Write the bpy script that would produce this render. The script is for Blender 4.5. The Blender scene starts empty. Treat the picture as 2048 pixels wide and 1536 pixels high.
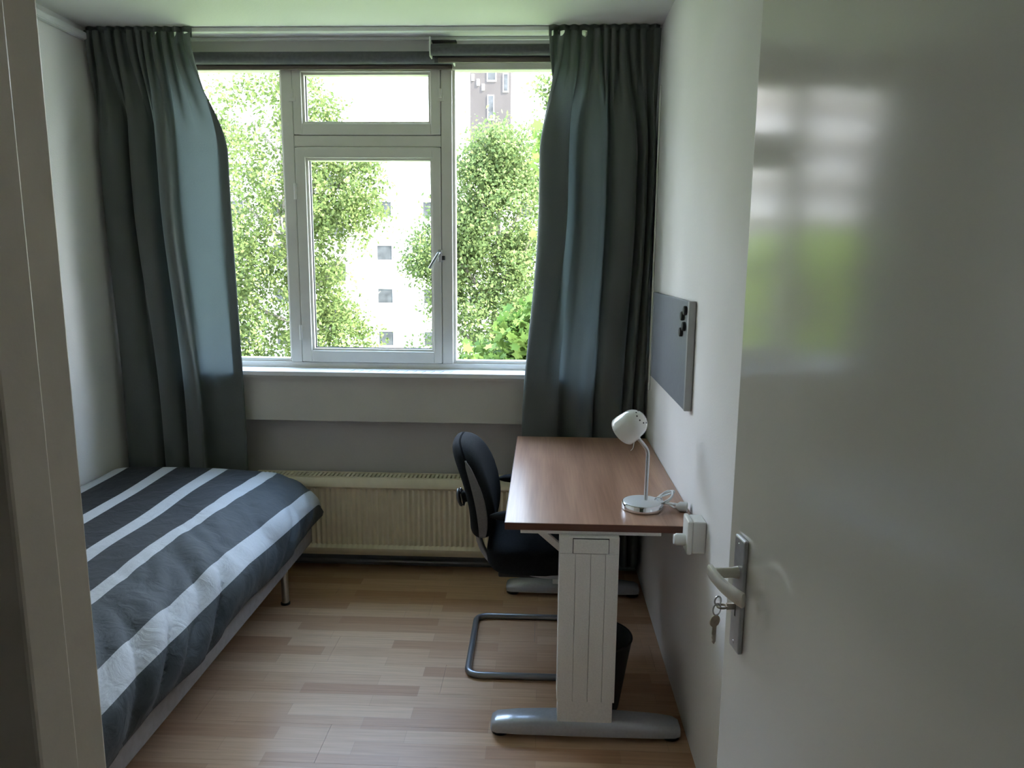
import bpy, bmesh, math, random
import numpy as np
from mathutils import Vector, Matrix, noise

random.seed(7)
rng = np.random.default_rng(11)
S = bpy.context.scene
COL = S.collection
PI = math.pi

# ------------------------------------------------------------------ camera
YAW, PITCH, ROLL, FPX = 0.03994798, 0.16546260, 0.00834527, 1464.6
cy, sy, cp, sp = math.cos(YAW), math.sin(YAW), math.cos(PITCH), math.sin(PITCH)
fwd = Vector((-sy * cp, cy * cp, -sp)); rgt = Vector((cy, sy, 0)); up = rgt.cross(fwd)
r2 = rgt * math.cos(ROLL) + up * math.sin(ROLL)
u2 = up * math.cos(ROLL) - rgt * math.sin(ROLL)
cam_data = bpy.data.cameras.new('camera')
cam = bpy.data.objects.new('camera', cam_data); COL.objects.link(cam)
M3 = Matrix((r2, u2, -fwd)).transposed().to_4x4()
M3.translation = Vector((0, 0, 1.55))
cam.matrix_world = M3
cam_data.sensor_width = 36.0
cam_data.lens = FPX / 2048 * 36.0
cam_data.clip_start = 0.02
cam_data.clip_end = 500
S.camera = cam

# ------------------------------------------------------------------ light
SKY, SUN = 3.4, 10.0
S.view_settings.view_transform = 'Standard'
S.view_settings.look = 'None'
S.view_settings.gamma = 1
S.view_settings.use_curve_mapping = False
S.view_settings.exposure = 2.35

W = bpy.data.worlds.new('sky'); S.world = W; W.use_nodes = True
nt = W.node_tree; nt.nodes.clear()
o_ = nt.nodes.new('ShaderNodeOutputWorld'); b_ = nt.nodes.new('ShaderNodeBackground')
tc = nt.nodes.new('ShaderNodeTexCoord'); sx = nt.nodes.new('ShaderNodeSeparateXYZ'); rp = nt.nodes.new('ShaderNodeValToRGB')
nt.links.new(tc.outputs['Generated'], sx.inputs[0]); nt.links.new(sx.outputs['Z'], rp.inputs[0])
rp.color_ramp.elements[0].position = 0.0; rp.color_ramp.elements[0].color = (0.93, 0.96, 1.0, 1)
rp.color_ramp.elements[1].position = 0.8; rp.color_ramp.elements[1].color = (0.42, 0.62, 1.0, 1)
nt.links.new(rp.outputs[0], b_.inputs[0]); b_.inputs[1].default_value = SKY
nt.links.new(b_.outputs[0], o_.inputs[0])

sd = bpy.data.lights.new('sun', 'SUN'); sd.energy = SUN; sd.angle = 0.01; sd.color = (1.0, 0.95, 0.86)
sun = bpy.data.objects.new('sun', sd); COL.objects.link(sun)
sun.rotation_euler = Vector((-0.75, 0.25, -0.80)).to_track_quat('-Z', 'Y').to_euler()   # high sun behind this side of the house

# ------------------------------------------------------------------ materials
def newmat(name):
    m = bpy.data.materials.new(name); m.use_nodes = True
    nt = m.node_tree
    return m, nt, nt.nodes['Principled BSDF'], nt.nodes['Material Output']

def nd(nt, t, **kw):
    n = nt.nodes.new(t)
    for k, v in kw.items():
        if isinstance(k, str) and hasattr(n, k): setattr(n, k, v)
    return n

def c4(c): return (c[0], c[1], c[2], 1)

def pm(name, col, rough=0.5, metal=0.0, var=0.06, scale=8.0, bump=0.0, bscale=200.0, spec=0.5, coat=0.0, stretch=None):
    m, nt, p, _ = newmat(name)
    p.inputs['Roughness'].default_value = rough
    p.inputs['Metallic'].default_value = metal
    p.inputs['Specular IOR Level'].default_value = spec
    p.inputs['Coat Weight'].default_value = coat
    tc = nd(nt, 'ShaderNodeTexCoord')
    vec = tc.outputs['Object']
    if stretch:
        mp = nd(nt, 'ShaderNodeMapping'); mp.inputs['Scale'].default_value = stretch
        nt.links.new(vec, mp.inputs[0]); vec = mp.outputs[0]
    nz = nd(nt, 'ShaderNodeTexNoise'); nz.inputs['Scale'].default_value = scale; nz.inputs['Detail'].default_value = 4
    nt.links.new(vec, nz.inputs['Vector'])
    r = nd(nt, 'ShaderNodeValToRGB')
    r.color_ramp.elements[0].position = 0.3; r.color_ramp.elements[0].color = c4([max(0, x * (1 - var)) for x in col])
    r.color_ramp.elements[1].position = 0.7; r.color_ramp.elements[1].color = c4([min(1, x * (1 + var)) for x in col])
    nt.links.new(nz.outputs[0], r.inputs[0]); nt.links.new(r.outputs[0], p.inputs['Base Color'])
    if bump:
        bz = nd(nt, 'ShaderNodeTexNoise'); bz.inputs['Scale'].default_value = bscale; bz.inputs['Detail'].default_value = 3
        nt.links.new(vec, bz.inputs['Vector'])
        b = nd(nt, 'ShaderNodeBump'); b.inputs['Strength'].default_value = bump; b.inputs['Distance'].default_value = 0.002
        nt.links.new(bz.outputs[0], b.inputs['Height']); nt.links.new(b.outputs[0], p.inputs['Normal'])
    return m

MAT = {}
MAT['wall'] = pm('wall_paint', (0.80, 0.775, 0.755), 0.75, var=0.02, scale=3, bump=0.25, bscale=160)
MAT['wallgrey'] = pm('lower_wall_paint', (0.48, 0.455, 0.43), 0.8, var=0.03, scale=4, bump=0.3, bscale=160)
MAT['ceil'] = pm('ceiling_paint', (0.80, 0.785, 0.76), 0.8, var=0.02, scale=3, bump=0.2, bscale=140)
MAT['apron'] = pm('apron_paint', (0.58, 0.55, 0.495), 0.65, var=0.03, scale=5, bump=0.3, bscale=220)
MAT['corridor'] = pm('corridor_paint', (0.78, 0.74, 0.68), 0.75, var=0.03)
MAT['frontwall_shade'] = pm('corridor_paint_shaded', (0.36, 0.32, 0.28), 0.8, var=0.03)  # darker copy of the corridor paint, the unlit side's shade put into the colour
MAT['jamb'] = pm('frame_enamel', (0.88, 0.78, 0.67), 0.42, var=0.04, scale=12, bump=0.12, bscale=90)
MAT['door'] = pm('door_enamel', (0.60, 0.58, 0.52), 0.12, var=0.02, scale=4, bump=0.04, bscale=50, spec=0.45)
MAT['edge'] = pm('door_edge_enamel', (0.75, 0.74, 0.72), 0.4, var=0.02)
MAT['frame'] = pm('window_frame_paint', (0.72, 0.69, 0.63), 0.45, var=0.03, scale=10, bump=0.1, bscale=120)
MAT['sill'] = pm('sill_laminate', (0.78, 0.78, 0.78), 0.35, var=0.03)
MAT['gasket'] = pm('dark_joint', (0.035, 0.035, 0.035), 0.7)
MAT['blind'] = pm('blind_fabric', (0.10, 0.098, 0.105), 0.8, var=0.15, scale=60, bump=0.3, bscale=500)
MAT['blindbar'] = pm('blind_bar_wood', (0.17, 0.135, 0.115), 0.6, var=0.25, scale=20, stretch=(1, 20, 20))
MAT['whiteplastic'] = pm('white_plastic', (0.78, 0.77, 0.73), 0.35, var=0.02)
MAT['rail'] = pm('white_rail', (0.74, 0.74, 0.73), 0.4, var=0.02)
MAT['rad'] = pm('radiator_enamel', (0.79, 0.70, 0.53), 0.45, var=0.04, scale=20)
MAT['darkbase'] = pm('skirting_paint', (0.19, 0.20, 0.21), 0.6, var=0.1, scale=15)
MAT['steel'] = pm('brushed_steel', (0.55, 0.55, 0.56), 0.32, metal=1.0, var=0.05, scale=40, stretch=(1, 1, 15))
MAT['plate'] = pm('satin_aluminium', (0.50, 0.50, 0.52), 0.38, metal=0.85, var=0.06, scale=60, bump=0.05)
MAT['lever'] = pm('lever_nickel', (0.62, 0.59, 0.52), 0.38, metal=0.6, var=0.05, scale=30)
MAT['chrome'] = pm('chrome', (0.78, 0.78, 0.79), 0.08, metal=1.0, var=0.02)
MAT['satin'] = pm('satin_white_metal', (0.72, 0.72, 0.71), 0.3, metal=0.2, var=0.02)
MAT['brass'] = pm('worn_key_metal', (0.42, 0.37, 0.30), 0.35, metal=0.9, var=0.15, scale=80)
MAT['greymetal'] = pm('silver_grey_coating', (0.84, 0.82, 0.78), 0.42, metal=0.0, var=0.05, scale=200, bump=0.1, bscale=600)
MAT['footmetal'] = pm('silver_foot_coating', (0.46, 0.47, 0.50), 0.25, metal=0.3, var=0.04, scale=100)
MAT['tubegrey'] = pm('grey_steel_tube', (0.30, 0.31, 0.33), 0.3, metal=0.7, var=0.05)
MAT['black'] = pm('black_plastic', (0.013, 0.013, 0.014), 0.45, var=0.2)
MAT['blackfab'] = pm('black_upholstery', (0.010, 0.011, 0.0125), 0.9, var=0.25, scale=120, bump=0.4, bscale=600, spec=0.15)
MAT['strip'] = pm('grey_side_panel', (0.16, 0.155, 0.15), 0.55, var=0.1, scale=150)
MAT['board'] = pm('grey_steel_board', (0.21, 0.225, 0.25), 0.42, metal=0.2, var=0.05, scale=60, bump=0.05)
MAT['boardframe'] = pm('board_frame', (0.42, 0.42, 0.41), 0.45, metal=0.3, var=0.04)
MAT['enamel'] = pm('white_lamp_enamel', (0.80, 0.79, 0.74), 0.15, var=0.02, coat=0.4)
MAT['cable'] = pm('white_cable', (0.72, 0.72, 0.71), 0.4, var=0.03)
MAT['bedboard'] = pm('bed_side_upholstery', (0.25, 0.23, 0.22), 0.8, var=0.1, scale=40, bump=0.3, bscale=400)
MAT['mattress'] = pm('mattress_ticking', (0.6, 0.6, 0.6), 0.85, var=0.05)

def fabric(name, col, var=0.12, sheen=0.15, trans=0.0, tcol=(0.3, 0.3, 0.3)):
    m, nt, p, out = newmat(name)
    p.inputs['Roughness'].default_value = 0.85
    p.inputs['Sheen Weight'].default_value = sheen
    tc = nd(nt, 'ShaderNodeTexCoord')
    w = nd(nt, 'ShaderNodeTexNoise'); w.inputs['Scale'].default_value = 420
    n2 = nd(nt, 'ShaderNodeTexNoise'); n2.inputs['Scale'].default_value = 5
    mx = nd(nt, 'ShaderNodeMath', operation='ADD')
    for n in (w, n2): nt.links.new(tc.outputs['Object'], n.inputs['Vector'])
    nt.links.new(w.outputs[0], mx.inputs[0]); nt.links.new(n2.outputs[0], mx.inputs[1])
    r = nd(nt, 'ShaderNodeValToRGB')
    r.color_ramp.elements[0].position = 0.6; r.color_ramp.elements[0].color = c4([x * (1 - var) for x in col])
    r.color_ramp.elements[1].position = 1.4 / 1.4; r.color_ramp.elements[1].color = c4([x * (1 + var) for x in col])
    nt.links.new(mx.outputs[0], r.inputs[0]); nt.links.new(r.outputs[0], p.inputs['Base Color'])
    b = nd(nt, 'ShaderNodeBump'); b.inputs['Strength'].default_value = 0.25; b.inputs['Distance'].default_value = 0.001
    nt.links.new(w.outputs[0], b.inputs['Height']); nt.links.new(b.outputs[0], p.inputs['Normal'])
    if trans:
        t = nd(nt, 'ShaderNodeBsdfTranslucent'); t.inputs[0].default_value = c4(tcol)
        mx2 = nd(nt, 'ShaderNodeMixShader'); mx2.inputs[0].default_value = trans
        nt.links.new(p.outputs[0], mx2.inputs[1]); nt.links.new(t.outputs[0], mx2.inputs[2]); nt.links.new(mx2.outputs[0], out.inputs[0])
    return m
MAT['curtain'] = fabric('curtain_cloth', (0.098, 0.108, 0.100), trans=0.115, tcol=(0.26, 0.33, 0.33))

def mat_floor():
    m, nt, p, _ = newmat('beech_laminate')
    g = nd(nt, 'ShaderNodeNewGeometry')
    br = nd(nt, 'ShaderNodeTexBrick'); br.offset = 0.37; br.squash = 1.0
    br.inputs['Scale'].default_value = 1.0
    br.inputs['Brick Width'].default_value = 0.43; br.inputs['Row Height'].default_value = 0.065
    br.inputs['Mortar Size'].default_value = 0.0006; br.inputs['Bias'].default_value = 0.0
    br.inputs['Color1'].default_value = (0.47, 0.275, 0.16, 1); br.inputs['Color2'].default_value = (0.66, 0.45, 0.29, 1)
    br.inputs['Mortar'].default_value = (0.44, 0.29, 0.185, 1)
    nt.links.new(g.outputs['Position'], br.inputs['Vector'])
    mp = nd(nt, 'ShaderNodeMapping'); mp.inputs['Scale'].default_value = (3, 60, 1)
    nt.links.new(g.outputs['Position'], mp.inputs[0])
    nz = nd(nt, 'ShaderNodeTexNoise'); nz.inputs['Scale'].default_value = 1.6; nz.inputs['Detail'].default_value = 5
    nt.links.new(mp.outputs[0], nz.inputs['Vector'])
    r = nd(nt, 'ShaderNodeValToRGB'); r.color_ramp.elements[0].position = 0.3; r.color_ramp.elements[0].color = (0.88, 0.85, 0.82, 1)
    r.color_ramp.elements[1].position = 0.7; r.color_ramp.elements[1].color = (1.08, 1.05, 1.03, 1)
    nt.links.new(nz.outputs[0], r.inputs[0])
    mx = nd(nt, 'ShaderNodeMixRGB', blend_type='MULTIPLY'); mx.inputs[0].default_value = 1
    nt.links.new(br.outputs[0], mx.inputs[1]); nt.links.new(r.outputs[0], mx.inputs[2])
    nt.links.new(mx.outputs[0], p.inputs['Base Color'])
    p.inputs['Roughness'].default_value = 0.38; p.inputs['Specular IOR Level'].default_value = 0.4
    return m
MAT['floor'] = mat_floor()

def mat_walnut(name, k=1.0):
    m, nt, p, _ = newmat(name)
    g = nd(nt, 'ShaderNodeNewGeometry')
    mp = nd(nt, 'ShaderNodeMapping'); mp.inputs['Scale'].default_value = (14, 1.1, 14)
    nt.links.new(g.outputs['Position'], mp.inputs[0])
    n1 = nd(nt, 'ShaderNodeTexNoise'); n1.inputs['Scale'].default_value = 1.0; n1.inputs['Detail'].default_value = 6; n1.inputs['Distortion'].default_value = 0.4
    nt.links.new(mp.outputs[0], n1.inputs['Vector'])
    mp2 = nd(nt, 'ShaderNodeMapping'); mp2.inputs['Scale'].default_value = (160, 4, 160)
    nt.links.new(g.outputs['Position'], mp2.inputs[0])
    n2 = nd(nt, 'ShaderNodeTexNoise'); n2.inputs['Scale'].default_value = 1.0; n2.inputs['Detail'].default_value = 3
    nt.links.new(mp2.outputs[0], n2.inputs['Vector'])
    r = nd(nt, 'ShaderNodeValToRGB')
    r.color_ramp.elements[0].position = 0.3; r.color_ramp.elements[0].color = (0.26 * k, 0.137 * k, 0.088 * k, 1)
    r.color_ramp.elements[1].position = 0.72; r.color_ramp.elements[1].color = (0.52 * k, 0.31 * k, 0.21 * k, 1)
    a = nd(nt, 'ShaderNodeMath', operation='MULTIPLY_ADD'); a.inputs[1].default_value = 0.25
    nt.links.new(n2.outputs[0], a.inputs[0])
    s = nd(nt, 'ShaderNodeMath', operation='MULTIPLY'); s.inputs[1].default_value = 0.76
    nt.links.new(n1.outputs[0], s.inputs[0]); nt.links.new(s.outputs[0], a.inputs[2])
    nt.links.new(a.outputs[0], r.inputs[0]); nt.links.new(r.outputs[0], p.inputs['Base Color'])
    p.inputs['Roughness'].default_value = 0.29; p.inputs['Specular IOR Level'].default_value = 0.36
    return m
MAT['walnut'] = mat_walnut('walnut_laminate')
MAT['walnutedge'] = pm('walnut_edge_band', (0.13, 0.05, 0.03), 0.4, var=0.2, scale=10, stretch=(1, 20, 40))

def mat_glass():
    m, nt, p, out = newmat('window_glass')
    nt.nodes.remove(p)
    t = nd(nt, 'ShaderNodeBsdfTransparent'); t.inputs[0].default_value = (0.96, 0.975, 0.965, 1)
    g = nd(nt, 'ShaderNodeBsdfGlossy'); g.inputs['Roughness'].default_value = 0.01
    f = nd(nt, 'ShaderNodeFresnel'); f.inputs[0].default_value = 1.35
    mx = nd(nt, 'ShaderNodeMixShader')
    ge = nd(nt, 'ShaderNodeNewGeometry')               # the inner side of a pane adds no second mirror
    fo = nd(nt, 'ShaderNodeMath', operation='SUBTRACT'); fo.inputs[0].default_value = 1.0
    mu = nd(nt, 'ShaderNodeMath', operation='MULTIPLY')
    nt.links.new(ge.outputs['Backfacing'], fo.inputs[1]); nt.links.new(fo.outputs[0], mu.inputs[0]); nt.links.new(f.outputs[0], mu.inputs[1])
    nt.links.new(mu.outputs[0], mx.inputs[0]); nt.links.new(t.outputs[0], mx.inputs[1]); nt.links.new(g.outputs[0], mx.inputs[2])
    nt.links.new(mx.outputs[0], out.inputs[0])
    return m
MAT['glass'] = mat_glass()

def mat_leaf(name, c1, c2, trans=0.5):
    m, nt, p, out = newmat(name)
    g = nd(nt, 'ShaderNodeNewGeometry')
    r = nd(nt, 'ShaderNodeValToRGB'); r.color_ramp.elements[0].color = c4(c1); r.color_ramp.elements[1].color = c4(c2)
    nt.links.new(g.outputs['Random Per Island'], r.inputs[0])
    nt.links.new(r.outputs[0], p.inputs['Base Color']); p.inputs['Roughness'].default_value = 0.6; p.inputs['Specular IOR Level'].default_value = 0.12
    t = nd(nt, 'ShaderNodeBsdfTranslucent'); nt.links.new(r.outputs[0], t.inputs[0])
    mx = nd(nt, 'ShaderNodeMixShader'); mx.inputs[0].default_value = trans
    nt.links.new(p.outputs[0], mx.inputs[1]); nt.links.new(t.outputs[0], mx.inputs[2]); nt.links.new(mx.outputs[0], out.inputs[0])
    return m
MAT['leaf_birch'] = mat_leaf('birch_leaf', (0.060, 0.092, 0.026), (0.140, 0.175, 0.058))
MAT['leaf_ash'] = mat_leaf('ash_leaf', (0.062, 0.098, 0.032), (0.155, 0.195, 0.068))
MAT['leaf_maple'] = mat_leaf('maple_leaf', (0.050, 0.095, 0.018), (0.140, 0.20, 0.045))
MAT['leaf_hedge'] = mat_leaf('shrub_leaf', (0.16, 0.24, 0.03), (0.24, 0.34, 0.05))
MAT['bark'] = pm('tree_bark', (0.16, 0.14, 0.11), 0.9, var=0.4, scale=6, bump=0.5, bscale=30)
MAT['lawn'] = pm('sunny_lawn', (0.085, 0.125, 0.032), 0.9, var=0.25, scale=0.4)
MAT['render'] = pm('white_facade_render', (0.82, 0.80, 0.76), 0.85, var=0.03, scale=0.4)
MAT['farwall'] = pm('far_block_brick', (0.36, 0.315, 0.295), 0.9, var=0.05, scale=0.5)
MAT['farglass'] = pm('far_block_glazing', (0.35, 0.335, 0.33), 0.6, spec=0.1)
MAT['farband'] = pm('far_block_bands', (0.43, 0.40, 0.385), 0.8, var=0.04, scale=0.5)
MAT['parapet'] = pm('balcony_parapet', (0.80, 0.76, 0.72), 0.8, var=0.04, scale=0.5)
MAT['farpane'] = pm('far_window_pane', (0.046, 0.047, 0.048), 0.5, var=0.4, scale=1.5, spec=0.05)
MAT['towerbrick'] = pm('tower_brick', (0.054, 0.047, 0.044), 0.95, var=0.08, scale=0.6, spec=0.05)
MAT['farframe'] = pm('far_window_frame', (0.8, 0.8, 0.8), 0.6)

# ------------------------------------------------------------------ mesh builder
class G:
    def __init__(s): s.v = []; s.f = []
    def add(s, vs, fs):
        o = len(s.v); s.v += [tuple(v) for v in vs]; s.f += [tuple(i + o for i in f) for f in fs]; return s
    def box(s, x0, x1, y0, y1, z0, z1):
        return s.add([(x0,y0,z0),(x1,y0,z0),(x1,y1,z0),(x0,y1,z0),(x0,y0,z1),(x1,y0,z1),(x1,y1,z1),(x0,y1,z1)],
                     [(0,3,2,1),(4,5,6,7),(0,1,5,4),(1,2,6,5),(2,3,7,6),(3,0,4,7)])
    def hexa(s, bot, top):
        n = len(bot)
        return s.add(list(bot) + list(top), [tuple(reversed(range(n))), tuple(range(n, 2*n))] + [(i, (i+1) % n, n + (i+1) % n, n + i) for i in range(n)])
    def tube(s, pts, r, n=10, cap=True, closed=False):
        pts = [Vector(p) for p in pts]; m = len(pts)
        rs = r if isinstance(r, (list, tuple)) else [r] * m
        o = len(s.v); prev = None
        for i, p in enumerate(pts):
            if closed: t = (pts[(i+1) % m] - pts[i-1]).normalized()
            else: t = (pts[min(i+1, m-1)] - pts[max(i-1, 0)]).normalized()
            if prev is None:
                a = Vector((0,0,1)) if abs(t.z) < 0.9 else Vector((1,0,0))
                u = t.cross(a).normalized()
            else:
                u = (prev - t * prev.dot(t)).normalized()
            prev = u; w = t.cross(u)
            for k in range(n):
                q = p + (u * math.cos(2*PI*k/n) + w * math.sin(2*PI*k/n)) * rs[i]
                s.v.append(tuple(q))
        for i in range(m if closed else m - 1):
            j = (i + 1) % m
            for k in range(n):
                s.f.append((o+i*n+k, o+i*n+(k+1) % n, o+j*n+(k+1) % n, o+j*n+k))
        if cap and not closed:
            s.f.append(tuple(o+k for k in reversed(range(n)))); s.f.append(tuple(o+(m-1)*n+k for k in range(n)))
        return s
    def lathe(s, prof, c, axis=(0,0,1), n=28):
        ax = Vector(axis).normalized(); a = Vector((0,0,1)) if abs(ax.z) < 0.9 else Vector((1,0,0))
        u = ax.cross(a).normalized(); w = ax.cross(u); c = Vector(c); o = len(s.v); m = len(prof)
        for r, h in prof:
            for k in range(n):
                s.v.append(tuple(c + ax*h + (u*math.cos(2*PI*k/n) + w*math.sin(2*PI*k/n)) * r))
        for i in range(m-1):
            for k in range(n):
                s.f.append((o+i*n+k, o+i*n+(k+1) % n, o+(i+1)*n+(k+1) % n, o+(i+1)*n+k))
        if prof[0][0] > 1e-6: s.f.append(tuple(o+k for k in reversed(range(n))))
        if prof[-1][0] > 1e-6: s.f.append(tuple(o+(m-1)*n+k for k in range(n)))
        return s
    def grid(s, rows):
        o = len(s.v); m = len(rows); n = len(rows[0])
        for r in rows: s.v += [tuple(p) for p in r]
        for i in range(m-1):
            for j in range(n-1):
                s.f.append((o+i*n+j, o+i*n+j+1, o+(i+1)*n+j+1, o+(i+1)*n+j))
        return s

def Bx(*a): return G().box(*a)

def obj(name, g, mat, parent=None, bevel=0.0, seg=2, smooth=False, label=None, cat=None, group=None, kind=None, solid=0.0, sub=0, loose=False):
    me = bpy.data.meshes.new(name)
    me.from_pydata(g.v, [], g.f)
    bm = bmesh.new(); bm.from_mesh(me)
    if not loose:
        bmesh.ops.remove_doubles(bm, verts=bm.verts, dist=1e-6)
        bmesh.ops.recalc_face_normals(bm, faces=bm.faces)
    if smooth:
        for f in bm.faces: f.smooth = True
        for e in bm.edges:
            if len(e.link_faces) == 2 and e.calc_face_angle(0) > math.radians(42): e.smooth = False
    bm.to_mesh(me); bm.free()
    if isinstance(mat, str): mat = MAT[mat]
    me.materials.append(mat)
    o = bpy.data.objects.new(name, me); COL.objects.link(o)
    if parent is not None: adopt(o, parent)
    if bevel:
        b = o.modifiers.new('bevel', 'BEVEL'); b.width = bevel; b.segments = seg; b.limit_method = 'ANGLE'; b.angle_limit = math.radians(50)
    if solid:
        b = o.modifiers.new('thickness', 'SOLIDIFY'); b.thickness = solid; b.offset = 0
    if sub:
        b = o.modifiers.new('smooth', 'SUBSURF'); b.levels = sub; b.render_levels = sub
    tag(o, label, cat, group, kind)
    return o

WORLD = {}
def adopt(o, parent):
    o.parent = parent
    o.matrix_parent_inverse = Matrix.Translation(-Vector(WORLD.get(parent.name, (0, 0, 0))))

def tag(o, label=None, cat=None, group=None, kind=None):
    if label: o['label'] = label
    if cat: o['category'] = cat
    if group: o['group'] = group
    if kind: o['kind'] = kind
    return o

def thing(name, loc, label=None, cat=None, group=None, kind=None):
    o = bpy.data.objects.new(name, None); COL.objects.link(o)
    o.location = loc; o.empty_display_size = 0.1
    WORLD[o.name] = tuple(loc)
    return tag(o, label, cat, group, kind)

def struct(name, g, mat, **k): return obj(name, g, mat, kind='structure', **k)

def spline(pts, n):
    """Catmull-Rom through pts, n samples per span."""
    P = [Vector(p) for p in pts]; out = []
    for i in range(len(P)-1):
        a = P[max(i-1,0)]; b = P[i]; c = P[i+1]; d = P[min(i+2, len(P)-1)]
        for k in range(n):
            t = k/n
            out.append(0.5*((2*b)+(c-a)*t+(2*a-5*b+4*c-d)*t*t+(3*b-a-3*c+d)*t**3))
    out.append(P[-1]); return out

def fillet(pts, r, n=6):
    """Polyline with rounded corners."""
    P = [Vector(p) for p in pts]; out = [P[0]]
    for i in range(1, len(P)-1):
        a, b, c = P[i-1], P[i], P[i+1]
        d1 = (a-b); d2 = (c-b); rr = min(r, d1.length*0.49, d2.length*0.49)
        p1 = b + d1.normalized()*rr; p2 = b + d2.normalized()*rr
        for k in range(n+1):
            t = k/n; out.append((1-t)**2*p1 + 2*t*(1-t)*b + t*t*p2)
    out.append(P[-1]); return out

# ------------------------------------------------------------------ room shell
XL, XR, YB, YF, H = -2.05, 0.50, 3.56, 0.571, 2.56
YC = 0.475                                     # corridor side of the door wall
fl = struct('floor', Bx(XL-0.2, 1.45, -1.75, YB+0.3, -0.15, -0.009), 'darkbase')
row, y = 0, YF - 0.09
mesh_cache = {}
while y < YB:
    y1 = min(y + 0.1935, YB)
    x = XL - (row * 0.47) % 1.28
    while x < XR:
        xa, xb = max(x, XL), min(x + 1.279, XR)
        if xb - xa > 0.02:
            key = (round(xb-xa, 3), round(y1-y, 3))
            if key in mesh_cache:
                o = bpy.data.objects.new('plank', mesh_cache[key]); COL.objects.link(o); o.location = (xa, y, 0); o.parent = fl
            else:
                o = obj('plank', Bx(0, xb-xa, 0, y1-y, -0.009, 0), 'floor', fl); o.location = (xa, y, 0)
                mesh_cache[key] = o.data
        x += 1.28
    y = y1 + 0.0008; row += 1
struct('floor_corridor', Bx(-1.6, 1.3, -1.6, YF-0.092, -0.008, 0), 'corridor')

struct('ceiling', Bx(XL-0.2, 1.45, -1.75, YB+0.32, H, H+0.2), 'ceil')
struct('wall_left', Bx(XL-0.15, XL, YF, YB+0.3, 0, H), 'wall')
struct('wall_right', Bx(XR, XR+0.15, YF, YB+0.3, 0, H), 'wall')
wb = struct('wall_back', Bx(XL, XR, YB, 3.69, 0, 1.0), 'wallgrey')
obj('pier', Bx(XL, -1.705, 3.475, 3.69, 0.998, H), 'wall', wb); obj('pier', Bx(0.176, XR, 3.475, 3.69, 0.998, H), 'wall', wb)  # unseen piers, set forward to block window light behind the curtains
obj('lintel', Bx(-1.705, 0.176, 3.585, 3.69, 2.47, H), 'wall', wb)
wf = struct('wall_front', Bx(XL-0.15, -0.42, YC, YF, 0, H), 'frontwall_shade')
obj('door_head_wall', Bx(-0.42, 0.52, YC, YF, 2.18, H), 'corridor', wf)
obj('door_side_wall', Bx(0.51, 1.4, YC, YF-0.001, 0, H), 'corridor', wf)
struct('wall_corridor_left', Bx(-1.7, -1.6, -1.6, YC, 0, H), 'corridor')
struct('wall_corridor_right', Bx(1.3, 1.4, -1.6, YC, 0, H), 'corridor')
struct('wall_corridor_back', Bx(-1.7, 1.4, -1.7, -1.6, 0, H), 'corridor')

# door frame: two rebated jambs and a head
tf = thing('trim_1', (0.05, YC, 0), kind='structure')
def jamb_section(xin, s):                      # s=+1 left jamb (solid to -x), s=-1 right jamb
    return [(xin, YC+0.004), (xin, 0.522), (xin-0.011*s, 0.522), (xin-0.011*s, YF+0.002), (xin-0.06*s, YF+0.002), (xin-0.06*s, YC+0.004)]
jl = jamb_section(-0.37, 1); jr = jamb_section(0.455, -1)
obj('jamb', G().hexa([(a, b, 0) for a, b in jl], [(a, b, 2.14) for a, b in jl]), 'jamb', tf, bevel=0.003)
obj('jamb', G().hexa([(a, b, 0) for a, b in jr], [(a, b, 2.14) for a, b in jr]), 'jamb', tf, bevel=0.003)
obj('frame_head', Bx(-0.43, 0.515, YC-0.012, YF+0.002, 2.14, 2.2), 'jamb', tf, bevel=0.003)

# cable duct along the left wall, just under the ceiling
t2 = struct('trim_2', Bx(XL, XL+0.028, YF, YB, H-0.062, H-0.03), 'rail', bevel=0.004)
obj('duct_lid', Bx(XL+0.0285, XL+0.031, YF, YB, H-0.058, H-0.034), 'rail', t2)

# skirting and pipe on the window wall
struct('baseboard_back', Bx(XL, XR, YB-0.014, YB-0.0005, 0, 0.075), 'darkbase', bevel=0.003)
t3 = struct('trim_3', G().tube([(XL+0.01, YB-0.03, 0.028), (XR-0.01, YB-0.03, 0.028)], 0.009, 10), 'tubegrey', smooth=True)

# ------------------------------------------------------------------ window
win = thing('window_1', (-0.8, 3.6, 1.0), kind='structure')
FY0, FY1 = 3.60, 3.66
def fr(name, x0, x1, z0, z1, y0=FY0, y1=FY1, par=win, m='frame', bev=0.004):
    return obj(name, Bx(x0, x1, y0, y1, z0, z1), m, par, bevel=bev)
fr('frame_stile', -1.7045, -1.665, 1.022, 2.47); fr('frame_stile', 0.136, 0.1755, 1.022, 2.47)
fr('frame_rail', -1.665, 0.136, 2.432, 2.47); fr('frame_rail', -1.665, 0.136, 0.99, 1.046)
pl = fr('mullion', -1.251, -1.196, 1.046, 2.432, 3.595); pr = fr('mullion', -0.490, -0.437, 1.046, 2.432, 3.595)
fr('transom', -1.196, -0.490, 2.084, 2.137, 3.597)
fr('glazing_bead', -1.262, -1.2505, 1.046, 2.432, 3.615, 3.66, bev=0.002); fr('glazing_bead', -0.4375, -0.424, 1.046, 2.432, 3.612, 3.66, bev=0.002)
fr('glazing_bead', -1.665, -1.262, 1.046, 1.062, 3.612, 3.66, bev=0.002); fr('glazing_bead', -0.424, 0.136, 1.046, 1.062, 3.612, 3.66, bev=0.002)
fr('pane', -1.668, -1.255, 1.05, 2.44, 3.636, 3.642, m='glass', bev=0); fr('pane', -0.43, 0.139, 1.05, 2.44, 3.636, 3.642, m='glass', bev=0)
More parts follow.
